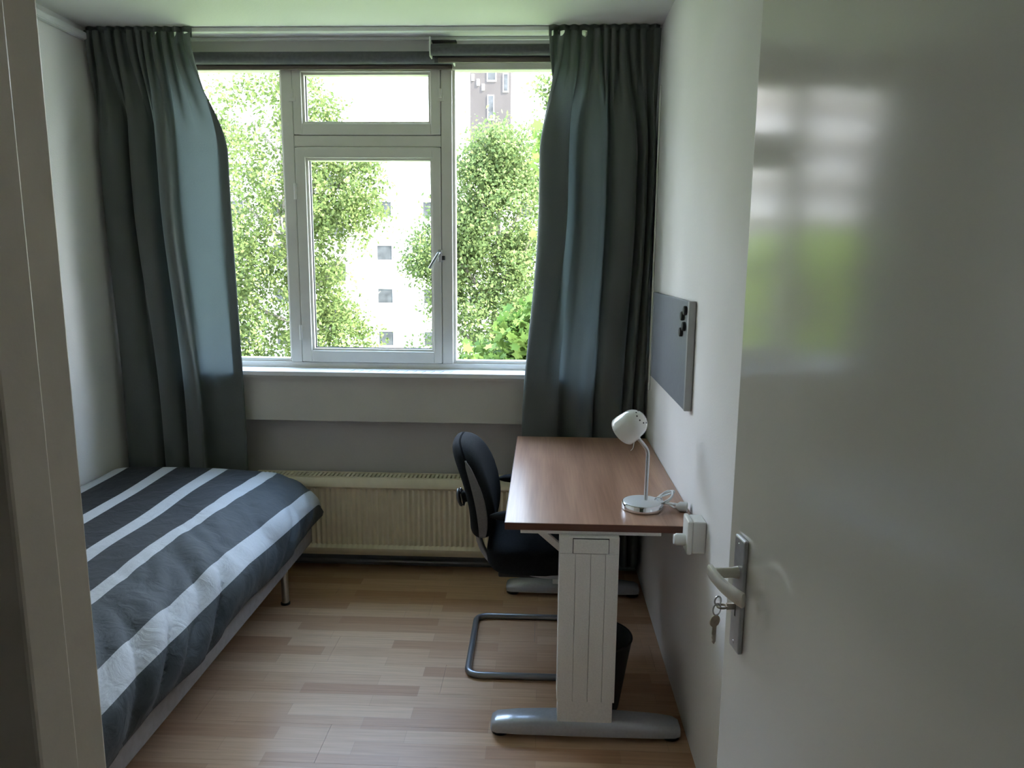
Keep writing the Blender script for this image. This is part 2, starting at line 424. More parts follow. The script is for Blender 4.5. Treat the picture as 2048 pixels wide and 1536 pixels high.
def sash(x0, x1, z0, z1, gx0, gx1, gz0, gz1):
    g = G(); y0, y1 = 3.592, 3.655
    g.box(x0, gx0, y0, y1, z0, z1); g.box(gx1, x1, y0, y1, z0, z1); g.box(gx0, gx1, y0, y1, z0, gz0); g.box(gx0, gx1, y0, y1, gz1, z1)
    s = obj('sash', g, 'frame', win, bevel=0.003)
    b = G(); w = 0.011
    b.box(gx0, gx0+w, 3.606, 3.65, gz0, gz1); b.box(gx1-w, gx1, 3.606, 3.65, gz0, gz1); b.box(gx0+w, gx1-w, 3.606, 3.65, gz0, gz0+w); b.box(gx0+w, gx1-w, 3.606, 3.65, gz1-w, gz1)
    obj('bead', b, 'frame', s, bevel=0.002)
    gk = G(); v = w + 0.004
    for q in ((gx0+w, gx0+v, gz0+w, gz1-w), (gx1-v, gx1-w, gz0+w, gz1-w), (gx0+v, gx1-v, gz0+w, gz0+v)):
        gk.box(q[0], q[1], 3.626, 3.634, q[2], q[3])
    obj('gasket', gk, 'gasket', s)
    obj('pane', Bx(gx0+w*0.5, gx1-w*0.5, 3.635, 3.641, gz0+w*0.5, gz1-w*0.5), 'glass', s)
    return s
s1 = sash(-1.1935, -0.4925, 1.049, 2.081, -1.145, -0.532, 1.104, 2.033)
s2 = sash(-1.1935, -0.4925, 2.140, 2.430, -1.152, -0.538, 2.190, 2.422)
gj = G()                                        # dark joints round the sashes, set back
for q in ((-1.197, -1.192, 1.046, 2.432), (-0.494, -0.489, 1.046, 2.432)): gj.box(q[0], q[1], 3.606, 3.612, q[2], q[3])
for z in (1.046, 2.0795, 2.136): gj.box(-1.196, -0.49, 3.606, 3.612, z, z+0.006)
obj('joint_strip', gj, 'gasket', win)
for z in (1.875, 1.195):
    obj('hinge', G().tube([(-1.195, 3.587, z-0.037), (-1.195, 3.587, z+0.037)], 0.0075, 10), 'frame', win, smooth=True)
for x in (-1.195, -0.491):
    obj('hinge', G().tube([(x, 3.588, 2.305), (x, 3.588, 2.345)], 0.007, 10).box(x-0.016, x+0.016, 3.588, 3.596, 2.29, 2.312), 'frame', win, smooth=True)
hd = obj('window_handle', Bx(-0.507, -0.487, 3.575, 3.592, 1.545, 1.605), 'steel', win, bevel=0.004)
obj('lever', G().tube(spline([(-0.497, 3.576, 1.59), (-0.502, 3.555, 1.585), (-0.52, 3.548, 1.555), (-0.545, 3.548, 1.515)], 6), 0.007, 10), 'tubegrey', hd, smooth=True)
obj('latch_stub', Bx(-0.488, -0.474, 3.578, 3.597, 1.555, 1.575), 'gasket', hd, bevel=0.002)

sl = obj('window_sill', Bx(XL+0.002, XR-0.002, 3.455, 3.605, 0.996, 1.018), 'sill', win, bevel=0.003)
for k in range(22):
    x = -0.93 + k * 0.0275*1.6
    obj('vent_slot', G().hexa([(x, 3.475, 1.0182), (x+0.004, 3.475, 1.0182), (x+0.016, 3.53, 1.0182), (x+0.012, 3.53, 1.0182)],
                              [(x, 3.475, 1.0186), (x+0.004, 3.475, 1.0186), (x+0.016, 3.53, 1.0186), (x+0.012, 3.53, 1.0186)]), 'darkbase', sl)
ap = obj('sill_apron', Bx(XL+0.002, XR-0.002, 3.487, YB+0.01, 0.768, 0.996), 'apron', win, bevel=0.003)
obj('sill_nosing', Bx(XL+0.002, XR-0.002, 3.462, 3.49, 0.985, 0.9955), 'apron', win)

# ------------------------------------------------------------------ curtain track and blinds
ct = thing('curtain_track', (-0.78, 3.4, H), 'white double curtain track under the ceiling above the window', 'curtain track')
obj('front_rail', Bx(XL+0.003, XR-0.003, 3.385, 3.413, H-0.02, H-0.001), 'rail', ct, bevel=0.003)
obj('rear_rail', Bx(-1.703, 0.174, 3.535, 3.55, H-0.014, H-0.001), 'rail', ct, bevel=0.002)

def blind(x0, x1, yc, zc, r, bar0, bar1, barx0, label):
    t = thing('roller_blind', ((x0+x1)/2, yc, zc), label, 'roller blind', 'rolled up blinds above the window')
    obj('roller', G().tube([(x0, yc, zc), (x1, yc, zc)], r, 24), 'blind', t, smooth=True)
    obj('fabric', Bx(x0+0.01, x1-0.01, yc+r-0.003, yc+r-0.001, bar0, zc), 'blind', t)
    obj('bottom_bar', Bx(barx0, x1-0.004, yc+r-0.008, yc+r+0.005, bar0, bar1), 'blindbar', t, bevel=0.003)
    for x in (x0-0.007, x1+0.001):
        obj('bracket', Bx(x, x+0.006, yc-0.022, yc+0.035, zc-0.03, min(zc+0.052, H-0.022)), 'whiteplastic', t, bevel=0.002)
    return t
blind(-1.685, -0.425, 3.542, 2.470, 0.027, 2.424, 2.444, -1.682, 'longer dark grey rolled blind above left and middle panes')
rb = blind(-0.513, 0.16, 3.470, 2.484, 0.024, 2.436, 2.458, -0.487, 'shorter dark grey rolled blind with white end bracket above right pane')
obj('pull_cord', G().tube([(0.494, 3.325, 0.99), (0.4945, 3.326, 1.4), (0.4945, 3.328, 1.9), (0.4945, 3.33, 2.3)], 0.004, 8).lathe([(0.002,0),(0.0055,0.006),(0.0055,0.03),(0.003,0.036)], (0.494,3.325,0.975)), 'whiteplastic', smooth=True, label='thin white pull cord between right curtain and wall', cat='cord')
obj('mount_plate', Bx(-0.51, -0.40, 3.452, 3.49, 2.516, 2.522), 'gasket', rb)

# ------------------------------------------------------------------ curtains
def interp_profile(prof, n):
    return [(p.x, p.y) for p in spline([(a, b, 0) for a, b in prof], n)]

def resample(pts, m):
    d = [0]
    for a, b in zip(pts[:-1], pts[1:]): d.append(d[-1] + math.hypot(b[0]-a[0], b[1]-a[1]))
    out = []; j = 0
    for k in range(m):
        s = d[-1] * k/(m-1)
        while j < len(d)-2 and d[j+1] < s: j += 1
        t = (s-d[j]) / max(1e-9, d[j+1]-d[j])
        out.append((pts[j][0]*(1-t)+pts[j+1][0]*t, pts[j][1]*(1-t)+pts[j+1][1]*t))
    return out

def curtain(name, label, xt0, xt1, pleats, prof_mid, prof_low, z0, free):
    t = thing(name, ((xt0+xt1)/2, 3.40, z0), label, 'curtain', 'dark grey curtains at the window')
    m = 220
    deep = lambda pr, q: [(x, 3.44 - (3.44-y)*q if y < 3.43 else y) for x, y in pr]
    mid = resample(interp_profile(deep(prof_mid, 1.22), 12), m); low = resample(interp_profile(deep(prof_low, 1.12), 12), m)
    ztop = 2.537
    rows = []
    for i in range(71):
        v = (i/70)**1.6
        z = ztop + (z0-ztop)*v
        zz = (ztop-z)
        a = min(1, max(0, (zz-0.02)/0.5)); a = a*a*(3-2*a)          # top pleats melt into the big folds
        b = min(1, max(0, (zz-0.7)/1.1)); b = b*b*(3-2*b)
        row = []
        for k in range(m):
            u = k/(m-1)
            ph = 2*PI*(pleats*u + 0.22*math.sin(2*PI*u*1.6+0.5) + 0.1*math.sin(2*PI*u*3.7))
            amp = 0.012 + 0.013*min(1, zz/0.12)
            tx = xt0 + (xt1-xt0)*u + 0.006*math.sin(2*ph)
            ty = 3.358 + 0.047*min(1, zz/0.4) + amp*math.cos(ph)
            mx = mid[k][0]*(1-b) + low[k][0]*b; my = mid[k][1]*(1-b) + low[k][1]*b
            wob = 0.004*math.sin(9*u*PI + 5*zz) * a
            x = tx*(1-a) + mx*a; yv = ty*(1-a) + my*a + wob
            dz = 0
            if zz < 0.07:
                edge = (u if free == 'left' else 1-u)
                dz = -(0.022 + 0.016*math.sin(23*u)) * (1 if edge < 0.36 else 0) * (0.5-0.5*math.cos(ph))**3 * (1 - zz/0.07)
            row.append((x, yv, z + dz))
        rows.append(row)
    obj('cloth', G().grid(rows), 'curtain', t, smooth=True)
    # heading tape, a dark band for the rail's shade, and hooks into the track
    tape = [[(xt0 + (xt1-xt0)*k/(m-1), 3.366 + 0.007*math.cos(2*PI*pleats*k/(m-1)), zv) for k in range(m)] for zv in (2.557, 2.533)]
    obj('heading_shade_band', G().grid(tape), 'curtain', t, smooth=True, solid=0.003)
    for q in range(int(pleats)+1):
        x = xt0 + (xt1-xt0)*min(1, q/pleats)
        x = min(max(x, xt0+0.006), xt1-0.006)
        obj('hook', Bx(x-0.006, x+0.006, 3.376, 3.383, 2.515, H-0.004), 'curtain', t, bevel=0.002)
    return t

curtain('curtain', 'dark grey curtain left of the window, hanging behind the bed', -2.035, -1.562, 11,
    [(-2.04,3.44),(-2.02,3.39),(-1.96,3.37),(-1.915,3.385),(-1.895,3.435),(-1.878,3.385),(-1.83,3.365),(-1.785,3.38),(-1.768,3.445),(-1.75,3.38),(-1.71,3.34),(-1.685,3.335),(-1.675,3.35),(-1.69,3.42),(-1.675,3.437),(-1.60,3.432),(-1.50,3.440),(-1.46,3.436),(-1.452,3.442),(-1.46,3.447),(-1.50,3.450)],
    [(-2.03,3.43),(-2.00,3.395),(-1.94,3.385),(-1.875,3.39),(-1.845,3.432),(-1.825,3.40),(-1.78,3.385),(-1.745,3.40),(-1.725,3.435),(-1.705,3.40),(-1.665,3.37),(-1.635,3.365),(-1.622,3.375),(-1.64,3.425),(-1.62,3.437),(-1.555,3.432),(-1.48,3.438),(-1.442,3.434),(-1.435,3.440),(-1.443,3.445),(-1.483,3.447)],
    0.09, 'right')
curtain('curtain', 'dark grey curtain right of the window, hanging behind the desk', 0.012, 0.488, 11,
    [(0.098,3.452),(0.03,3.452),(-0.012,3.44),(-0.022,3.40),(-0.015,3.36),(0.02,3.345),(0.07,3.352),(0.102,3.36),(0.108,3.375),(0.095,3.425),(0.105,3.437),(0.14,3.425),(0.160,3.39),(0.175,3.355),(0.21,3.340),(0.255,3.352),(0.285,3.435),(0.305,3.37),(0.35,3.345),(0.40,3.36),(0.42,3.435),(0.435,3.37),(0.455,3.375),(0.465,3.43),(0.478,3.375),(0.492,3.39),(0.494,3.45)],
    [(0.06,3.450),(0.0,3.450),(-0.075,3.44),(-0.088,3.42),(-0.08,3.395),(-0.03,3.385),(0.03,3.385),(0.072,3.392),(0.08,3.40),(0.068,3.43),(0.078,3.44),(0.10,3.435),(0.13,3.41),(0.165,3.385),(0.20,3.385),(0.235,3.39),(0.25,3.435),(0.275,3.39),(0.32,3.38),(0.37,3.39),(0.385,3.437),(0.405,3.39),(0.425,3.39),(0.437,3.435),(0.452,3.385),(0.482,3.40),(0.488,3.45)],
    0.09, 'left')

# ------------------------------------------------------------------ radiator
rd = thing('radiator', (-0.75, 3.49, 0.08), 'cream ribbed panel radiator on the wall below the window', 'radiator')
x0, x1, rows = -1.42, -0.10, [[], [], [], [], [], []]
n = int((x1-x0)/0.0255)
for k in range(n*6+1):
    x = x0 + (x1-x0)*k/(n*6)
    d = 0.5-0.5*math.cos(2*PI*(k/6)); d = d**0.7*0.011
    for r_, (z, s) in zip(rows, ((0.095, 0), (0.128, 0), (0.142, 1), (0.432, 1), (0.446, 0), (0.492, 0))): r_.append((x, 3.446 + 0.012 - 0.012*(1 if s == 0 else 0) + d*s*0.9, z))
obj('ribbed_panel', G().grid(rows), 'rad', rd, smooth=True, solid=0.003)
g = G(); g.box(x0, x1, 3.448, 3.458, 0.488, 0.497); g.box(x0, x1, 3.53, 3.54, 0.486, 0.497)
k = x0
while k < x1 - 0.01:
    g.box(k, k+0.012, 3.458, 3.53, 0.489, 0.494); k += 0.021
obj('top_grille', g, 'rad', rd)
obj('rear_panel', Bx(x0, x1, 3.528, 3.540, 0.10, 0.487), 'rad', rd)
obj('side_cover', Bx(x0-0.003, x0, 3.448, 3.54, 0.10, 0.497), 'rad', rd); obj('side_cover', Bx(x1, x1+0.003, 3.448, 3.54, 0.10, 0.497), 'rad', rd)
for x in (-1.3, -0.2):
    obj('wall_bracket', Bx(x-0.02, x+0.02, 3.538, YB-0.001, 0.15, 0.45), 'rad', rd)
obj('valve_pipe', G().tube(fillet([(-0.14, 3.50, 0.11), (-0.14, 3.50, 0.028), (-0.14, 3.522, 0.028)], 0.02), 0.008, 8), 'rad', rd, smooth=True)

# ------------------------------------------------------------------ bed
bd = thing('bed', (-1.56, 2.3, 0), 'low bed base with grey brown sides and steel legs along left wall', 'bed')
obj('side_board', Bx(-1.105, -1.08, 1.29, 3.29, 0.22, 0.375), 'bedboard', bd, bevel=0.008)
obj('side_board', Bx(-2.035, -2.01, 1.29, 3.29, 0.22, 0.375), 'bedboard', bd, bevel=0.008)
obj('end_board', Bx(-2.01, -1.105, 3.265, 3.29, 0.22, 0.375), 'bedboard', bd, bevel=0.006)
obj('end_board', Bx(-2.01, -1.105, 1.29, 1.315, 0.22, 0.375), 'bedboard', bd, bevel=0.006)
for k in range(14):
    y = 1.36 + k*0.14
    obj('slat', Bx(-2.01, -1.105, y, y+0.07, 0.335, 0.352), 'blindbar', bd)
for x in (-1.15, -1.97):
    for y in (1.45, 3.09):
        lg = obj('leg', G().tube([(x, y, 0.006), (x, y, 0.225)], 0.0165, 14), 'steel', bd, smooth=True)
        obj('foot_cap', G().lathe([(0.021, 0), (0.021, 0.008), (0.017, 0.01)], (x, y, 0)), 'black', lg, smooth=True)
ms = obj('mattress', Bx(-2.005, -1.16, 1.34, 3.24, 0.353, 0.505), 'mattress', bd, bevel=0.045, seg=4)

sec = resample(interp_profile([(-2.038,0.46),(-2.035,0.535),(-1.99,0.572),(-1.85,0.578),(-1.6,0.580),(-1.36,0.575),(-1.22,0.552),(-1.12,0.505),(-1.062,0.445),(-1.046,0.37),(-1.056,0.312)], 14), 90)
tot = sum(math.hypot(b[0]-a[0], b[1]-a[1]) for a, b in zip(sec[:-1], sec[1:]))
STRIPE0 = next(tot*k/(len(sec)-1) for k, p in enumerate(sec) if p[1] > 0.56 and p[0] >= -1.999)
def mat_duvet():
    m, nt, p, _ = newmat('striped_duvet')
    p.inputs['Roughness'].default_value = 0.75; p.inputs['Sheen Weight'].default_value = 0.03; p.inputs['Specular IOR Level'].default_value = 0.3
    at = nd(nt, 'ShaderNodeAttribute'); at.attribute_name = 'across'
    r = nd(nt, 'ShaderNodeValToRGB'); r.color_ramp.interpolation = 'CONSTANT'
    L = (0.46, 0.465, 0.475); S0 = STRIPE0; P = 0.2415; w = 0.072
    darks = [(0.010, 0.0105, 0.012), (0.024, 0.0245, 0.026), (0.038, 0.040, 0.043), (0.058, 0.064, 0.068), (0.046, 0.053, 0.057)]
    els = [(0.0, darks[0])]
    for k in range(5):
        c = S0 + P*k
        ww = w if k < 4 else w*1.1
        els += [(c-ww/2, L), (c+ww/2, darks[min(k, 4)])]
    cr = r.color_ramp
    cr.elements.remove(cr.elements[1]); cr.elements[0].position = 0; cr.elements[0].color = c4(els[0][1])
    for s, c in els[1:]: cr.elements.new(s/1.6).color = c4(c)
    dv = nd(nt, 'ShaderNodeMath', operation='DIVIDE'); dv.inputs[1].default_value = 1.6
    nt.links.new(at.outputs['Fac'], dv.inputs[0]); nt.links.new(dv.outputs[0], r.inputs[0])
    tc = nd(nt, 'ShaderNodeTexCoord'); nz = nd(nt, 'ShaderNodeTexNoise'); nz.inputs['Scale'].default_value = 380
    nt.links.new(tc.outputs['Object'], nz.inputs['Vector'])
    mx = nd(nt, 'ShaderNodeMixRGB', blend_type='OVERLAY'); mx.inputs[0].default_value = 0.15
    nt.links.new(r.outputs[0], mx.inputs[1]); nt.links.new(nz.outputs[0], mx.inputs[2]); nt.links.new(mx.outputs[0], p.inputs['Base Color'])
    n3 = nd(nt, 'ShaderNodeTexNoise'); n3.inputs['Scale'].default_value = 14; n3.inputs['Detail'].default_value = 4; n3.inputs['Distortion'].default_value = 0.8
    nt.links.new(tc.outputs['Object'], n3.inputs['Vector'])
    b = nd(nt, 'ShaderNodeBump'); b.inputs['Strength'].default_value = 0.55; b.inputs['Distance'].default_value = 0.014
    nt.links.new(n3.outputs[0], b.inputs['Height']); nt.links.new(b.outputs[0], p.inputs['Normal'])
    return m
MAT['duvet'] = mat_duvet()
NV = 150
rows = []; across = []
Y0, Y1 = 1.28, 3.335
for i in range(NV):
    v = i/(NV-1); y = Y0 + (Y1-Y0)*v
    row = []
    e = max(0, (y-(Y1-0.075))/0.075); drop = 1-math.sqrt(max(0, 1-e*e)) if e < 1 else 1
    e0 = max(0, ((Y0+0.06)-y)/0.06); drop = max(drop, 1-math.sqrt(max(0, 1-min(1,e0)**2)))
    for k, (x, z) in enumerate(sec):
        s = tot*k/(len(sec)-1)
        side = min(1, max(0, (s-0.75)/0.35))
        p = Vector((x*2.2, y*2.0, z*2.2))
        a1 = noise.noise(p*1.3) * 0.012
        d1 = y*0.8 + s*0.9
        w = noise.noise(Vector((d1*7.5, (s-y*0.55)*2.4, 3.1)))
        wr = (abs(w)**0.8) * 0.075 * side * (1 - 0.55*max(0, (y-2.2)/1.1))
        w2 = noise.noise(Vector((y*11, s*5, 9.0))) * 0.008 * side
        hem = max(0, (s-(tot-0.10))/0.10)
        sc = 0.012*math.sin(y*8.3+0.8*math.sin(y*3)) * hem
        nx = 0.75*side; nz = 1-0.4*side
        dd = a1 + wr + w2
        zz = z + dd*nz + sc - drop*(0.10 if z > 0.45 else 0.10*max(0, (z-0.335)/0.12))
        xx = x + dd*nx*0.9
        if s < 0.12: xx = max(x, XL+0.006)
        yy = y - 0.012*noise.noise(Vector((s*4, 1.7, 0)))*(v)
        row.append((max(xx, XL+0.006), yy, zz)); across.append(s - min(1.0, max(0, 3.35-y)/0.9)*float(np.interp(x, [-2.0, -1.76, -1.5, -1.28, -1.08], [0.03, 0.05, 0.015, -0.058, -0.05])) + 0.006*noise.noise(Vector((y*2.5, s*2, 5))))
    rows.append(row)
me_g = G().grid(rows)
dv = obj('duvet', me_g, 'duvet', smooth=True, loose=True, label='grey duvet with pale stripes spread over the bed', cat='duvet')
at = dv.data.attributes.new('across', 'FLOAT', 'POINT'); at.data.foreach_set('value', np.array(across, dtype=np.float32))
b = dv.modifiers.new('thickness', 'SOLIDIFY'); b.thickness = 0.012; b.offset = -1

# ------------------------------------------------------------------ desk
dk = thing('desk', (0.2, 2.79, 0), 'walnut topped desk on grey steel T legs along right wall', 'desk')
DX0, DX1, DY0, DY1 = -0.106, 0.4985, 2.20, 3.36
obj('tabletop', Bx(DX0, DX1, DY0+0.002, DY1, 0.7165, 0.74), 'walnut', dk, bevel=0.0015)
obj('edge_band', Bx(DX0, DX1, DY0, DY0+0.0025, 0.7165, 0.7395), 'walnutedge', dk, bevel=0.0008)
obj('edge_band', Bx(DX0-0.0015, DX0+0.0005, DY0+0.002, DY1, 0.7165, 0.7395), 'walnutedge', dk)
def tleg(yc, front, tag_):
    # telescopic column: strips of the extrusion with open grooves between
    yf = yc - 0.04*front; yb = yc + 0.04*front
    c = obj('column', Bx(0.066, 0.2535, min(yf+0.004*front, yb), max(yf+0.004*front, yb), 0.14, 0.703), 'greymetal', dk, bevel=0.004)
    xs = [0.066, 0.117, 0.165, 0.211, 0.2535]
    if front > 0:
        for a, b in zip(xs[:-1], xs[1:]):
            obj('face_strip', Bx(a+0.0008, b-0.0008, yf, yf+0.0045, 0.14, 0.648 if 0.09 < a < 0.22 or 0.09 < b < 0.22 else 0.703), 'greymetal', c, bevel=0.0012)
        cov = obj('cover_plate', Bx(0.1095, 0.2195, yf-0.003, yf+0.004, 0.6505, 0.695), 'greymetal', c, bevel=0.001)
        obj('joint', Bx(0.1075, 0.2215, yf+0.0036, yf+0.0046, 0.6475, 0.698), 'gasket', c)
    obj('inner_column', Bx(0.069, 0.2475, min(yf+0.003*front, yb), max(yf+0.003*front, yb), 0.055, 0.142), 'greymetal', dk, bevel=0.003)
    # foot: long rounded bar with black glides
    prof = []
    g = G(); secs = []
    for x, hw, hz in ((-0.150, 0.02, 0.040), (-0.146, 0.034, 0.050), (-0.130, 0.043, 0.058), (-0.06, 0.047, 0.066), (0.06, 0.048, 0.072), (0.26, 0.048, 0.072), (0.40, 0.046, 0.064), (0.455, 0.042, 0.057), (0.472, 0.033, 0.05), (0.476, 0.02, 0.04)):
        secs.append([(x, yc + hw*cx, 0.022 + (hz-0.022)*(cz)) for cx, cz in ((-1, 0), (-1, 0.55), (-0.85, 0.85), (-0.6, 1), (0.6, 1), (0.85, 0.85), (1, 0.55), (1, 0), (-1, 0))])
    g.grid(secs)
    g.add(secs[0][:-1], [tuple(range(8))]); g.add(secs[-1][:-1], [tuple(range(8))])
    ft = obj('foot', g, 'footmetal', dk, smooth=True)
    for x in (-0.118, 0.445):
        obj('glide', G().lathe([(0.026, 0), (0.03, 0.003), (0.03, 0.021), (0.02, 0.024)], (x, yc, 0)), 'black', ft, smooth=True)
    obj('top_support', Bx(-0.058, 0.385, yc-0.018, yc+0.03, 0.703, 0.7165), 'greymetal', dk, bevel=0.002)
tleg(2.19+0.035, 1, 'a'); tleg(3.27, -1, 'b')
obj('brace', G().hexa([(-0.03, 2.28, 0.70), (-0.03, 2.30, 0.70), (0.085, 2.30, 0.60), (0.085, 2.28, 0.60)], [(0.0, 2.28, 0.70), (0.0, 2.30, 0.70), (0.10, 2.30, 0.615), (0.10, 2.28, 0.615)]), 'greymetal', dk)
obj('cross_beam', Bx(0.13, 0.17, 2.25, 3.25, 0.655, 0.705), 'greymetal', dk, bevel=0.003)

# ------------------------------------------------------------------ chair
ch = thing('office_chair', (0.0, 2.77, 0), 'black upholstered cantilever chair with arms pushed under the desk', 'chair')
YN, YR = 2.545, 2.995
def bend(v):        # side view of the backrest: v 0..1 from bottom to top -> x of its middle surface, z
    return -0.222 - 0.085*v**1.5 + 0.018*math.sin(PI*v), 0.505 + 0.375*v
def layer(d0, d1, scale_in, scale_out, n=40, rings=6):
    """Rounded pad between offsets d0 and d1 (along +x), outline superellipse, domed on the d1 side."""
    g = G(); secs = []
    def outl(k, s):
        a = 2*PI*k/n; ca, sa = math.cos(a), math.sin(a)
        e = 0.62
        u = abs(ca)**e*math.copysign(1, ca); w = abs(sa)**e*math.copysign(1, sa)
        wid = 0.225*(1 - 0.16*((w+1)/2)**3)
        return u*wid*s, (w*s+1)/2
    def pt(k, s, d):
        yv, v = outl(k, s)
        x, z = bend(v)
        wrap = 0.35*yv*yv                       # gently wrapped round the sitter
        return (x + d + wrap*0.9, (YN+YR)/2 + yv, z)
    for t in range(rings+1):
        q = t/rings
        s = scale_in + (1-scale_in)*math.sin(q*PI/2)
        secs.append([pt(k, s, d0*(1-0) + (0)*q) if False else pt(k, s, d0 + (0.0 if d0 > d1 else 0.0) + (1-math.cos((1-q)*PI/2))*0) for k in range(n+1)])
    for t in range(1, rings+1):
        q = t/rings
        s = 1 - (1-scale_out)*(1-math.cos(q*PI/2))
        secs.append([pt(k, s, d0 + (d1-d0)*math.sin(q*PI/2)) for k in range(n+1)])
    for t in range(1, 5):
        s = scale_out*(1-t/4)
        secs.append([pt(k, max(s, 0.001), d1 + (d1-d0)*0.12*(1-(s/scale_out)**2)) for k in range(n+1)])
    g.grid(secs); return g
obj('backrest_shell', layer(-0.004, -0.045, 0.3, 0.78), 'blackfab', ch, smooth=True)
bc = obj('backrest_cushion', layer(0.004, 0.052, 0.3, 0.72), 'blackfab', ch, smooth=True)
for s in (-1, 1):                               # grey strips set into the two sides
    secs = []
    for k in range(15):
        v = 0.02 + 0.84*k/14
        w = 0.016*math.sin(PI*min(1, (k+1.0)/15))**0.5
        x, z = bend(v); wid = 0.225*(1-0.16*v**3) * (1 - (abs(2*v-1)**3.2))**(1/3.2) + 0.0015
        yv = s*wid; xx = x + 0.35*yv*yv*0.9
        yy = (YN+YR)/2 + yv
        secs.append([(xx-w-0.002, yy-s*0.006, z), (xx-w, yy+s*0.0025, z), (xx+w, yy+s*0.0025, z), (xx+w+0.002, yy-s*0.006, z)])
    obj('side_strip', G().grid(secs), 'strip', ch, smooth=True, solid=0.003)
kb = obj('adjuster_knob', G().lathe([(0.001, 0), (0.02, 0.002), (0.034, 0.008), (0.036, 0.014), (0.03, 0.02), (0.022, 0.03), (0.022, 0.055)], (-0.312, 2.66, 0.665), (0.97, 0, 0.2)), 'black', ch, smooth=True)
obj('chrome_ring', G().lathe([(0.034, 0.0195), (0.0355, 0.021), (0.035, 0.023), (0.024, 0.028)], (-0.312, 2.66, 0.665), (0.97, 0, 0.2)), 'chrome', kb, smooth=True)
# seat cushion
g = G(); secs = []
for z, s in ((0.395, 0.80), (0.402, 0.93), (0.425, 0.99), (0.455, 1.0), (0.478, 0.985), (0.493, 0.93), (0.502, 0.8), (0.506, 0.5), (0.507, 0.02)):
    r = []
    for k in range(49):
        a = 2*PI*k/48; e = 0.45; ca, sa = math.cos(a), math.sin(a)
        r.append((0.03 + 0.23*s*abs(ca)**e*math.copysign(1, ca), 2.77 + 0.225*s*abs(sa)**e*math.copysign(1, sa), z + (0.004*ca if z > 0.48 else 0)))
    secs.append(r)
g.grid(secs); g.add(secs[0][:-1], [tuple(range(48))])
obj('seat', g, 'blackfab', ch, smooth=True)
obj('seat_pan', Bx(-0.15, 0.21, 2.60, 2.94, 0.375, 0.396), 'black', ch, bevel=0.006)
# one bent steel tube: floor loop, risers, seat rails, back uprights
RT = 0.0125
pth = fillet([(-0.238, YN+0.13, 0.545), (-0.222, YN+0.13, 0.47), (-0.185, YN+0.11, 0.418), (0.0, YN+0.03, 0.400), (0.20, YN+0.01, 0.405), (0.215, YN, 0.30), (0.20, YN-0.01, RT), (-0.262, YN-0.01, RT), (-0.266, YR+0.01, RT), (0.20, YR+0.01, RT),
              (0.215, YR, 0.30), (0.20, YR-0.01, 0.405), (0.0, YR-0.03, 0.400), (-0.185, YR-0.11, 0.418), (-0.222, YR-0.13, 0.47), (-0.238, YR-0.13, 0.545)], 0.055, 7)
obj('tube_frame', G().tube(pth, RT, 12), 'tubegrey', ch, smooth=True)
for yy in (YN-0.01, YR+0.01):
    pad = G(); secs = []
    for k in range(11):
        q = k/10; x = -0.178 + 0.285*q
        w = 0.027*min(1, (math.sin(min(1, (q+0.03)*4)*PI/2))) * min(1, (math.sin(min(1, (1.03-q)*5)*PI/2)))
        h = 0.017*min(1, math.sin(min(1, (q+0.05)*4)*PI/2))
        secs.append([(x, yy + w*math.cos(2*PI*j/12), 0.640 + 0.008*q + h*math.sin(2*PI*j/12)) for j in range(13)])
    pad.grid(secs); pad.add(secs[0][:-1], [tuple(range(12))]); pad.add(secs[-1][:-1], [tuple(range(12))])
    am = obj('armrest', pad, 'blackfab', ch, smooth=True)
    sgn = 1 if yy > 2.77 else -1
    obj('arm_post', G().tube(fillet([(0.088, yy, 0.635), (0.088, yy, 0.48), (0.088, yy-sgn*0.02, 0.41)], 0.03), 0.012, 10), 'tubegrey', am, smooth=True)

# ------------------------------------------------------------------ waste bin
bn = thing('waste_bin', (0.212, 2.395, 0), 'black round tapered waste bin on floor behind the desk leg', 'bin')
obj('bucket', G().lathe([(0.0, 0.004), (0.076, 0.0), (0.079, 0.004), (0.119, 0.262), (0.115, 0.262), (0.075, 0.012), (0.0, 0.012)], (0.212, 2.395, 0), n=36), 'black', bn, smooth=True)
obj('rim', G().tube([(0.212+0.1175*math.cos(2*PI*k/36), 2.395+0.1175*math.sin(2*PI*k/36), 0.263) for k in range(36)], 0.004, 8, closed=True), 'black', bn, smooth=True)

# ------------------------------------------------------------------ desk lamp
TZ = 0.74
lm = thing('desk_lamp', (0.345, 2.365, TZ), 'small lamp with white shade and chrome stem on the desk', 'lamp')
lb = obj('base', G().lathe([(0.0, 0.0005), (0.066, 0.0005), (0.069, 0.003), (0.069, 0.021), (0.066, 0.0245), (0.0, 0.0246)], (0.345, 2.365, TZ), n=40), 'chrome', lm, smooth=True)
obj('base_top', G().lathe([(0.0645, 0.0247), (0.063, 0.0256), (0.0, 0.0266)], (0.345, 2.365, TZ), n=40), 'satin', lb, smooth=True)
st = spline([(0.357, 2.375, TZ+0.02), (0.3575, 2.375, TZ+0.1), (0.3585, 2.375, TZ+0.165), (0.356, 2.375, TZ+0.195), (0.338, 2.373, TZ+0.222), (0.318, 2.372, TZ+0.243)], 7)
obj('stem', G().tube(st, 0.0065, 12), 'steel', lm, smooth=True)
ax = Vector((-0.62, 0.42, -0.66)).normalized()          # towards the opening
top = Vector((0.334, 2.352, TZ+0.318))
R0 = 0.052
prof = [(0.001, -0.004)] + [(R0*math.sin(PI/2*q/8)*0.92, R0*(1-math.cos(PI/2*q/8))*0.95) for q in range(1, 9)] + [(R0*0.95, 0.060), (R0*0.985, 0.078), (R0*0.98, 0.094)]
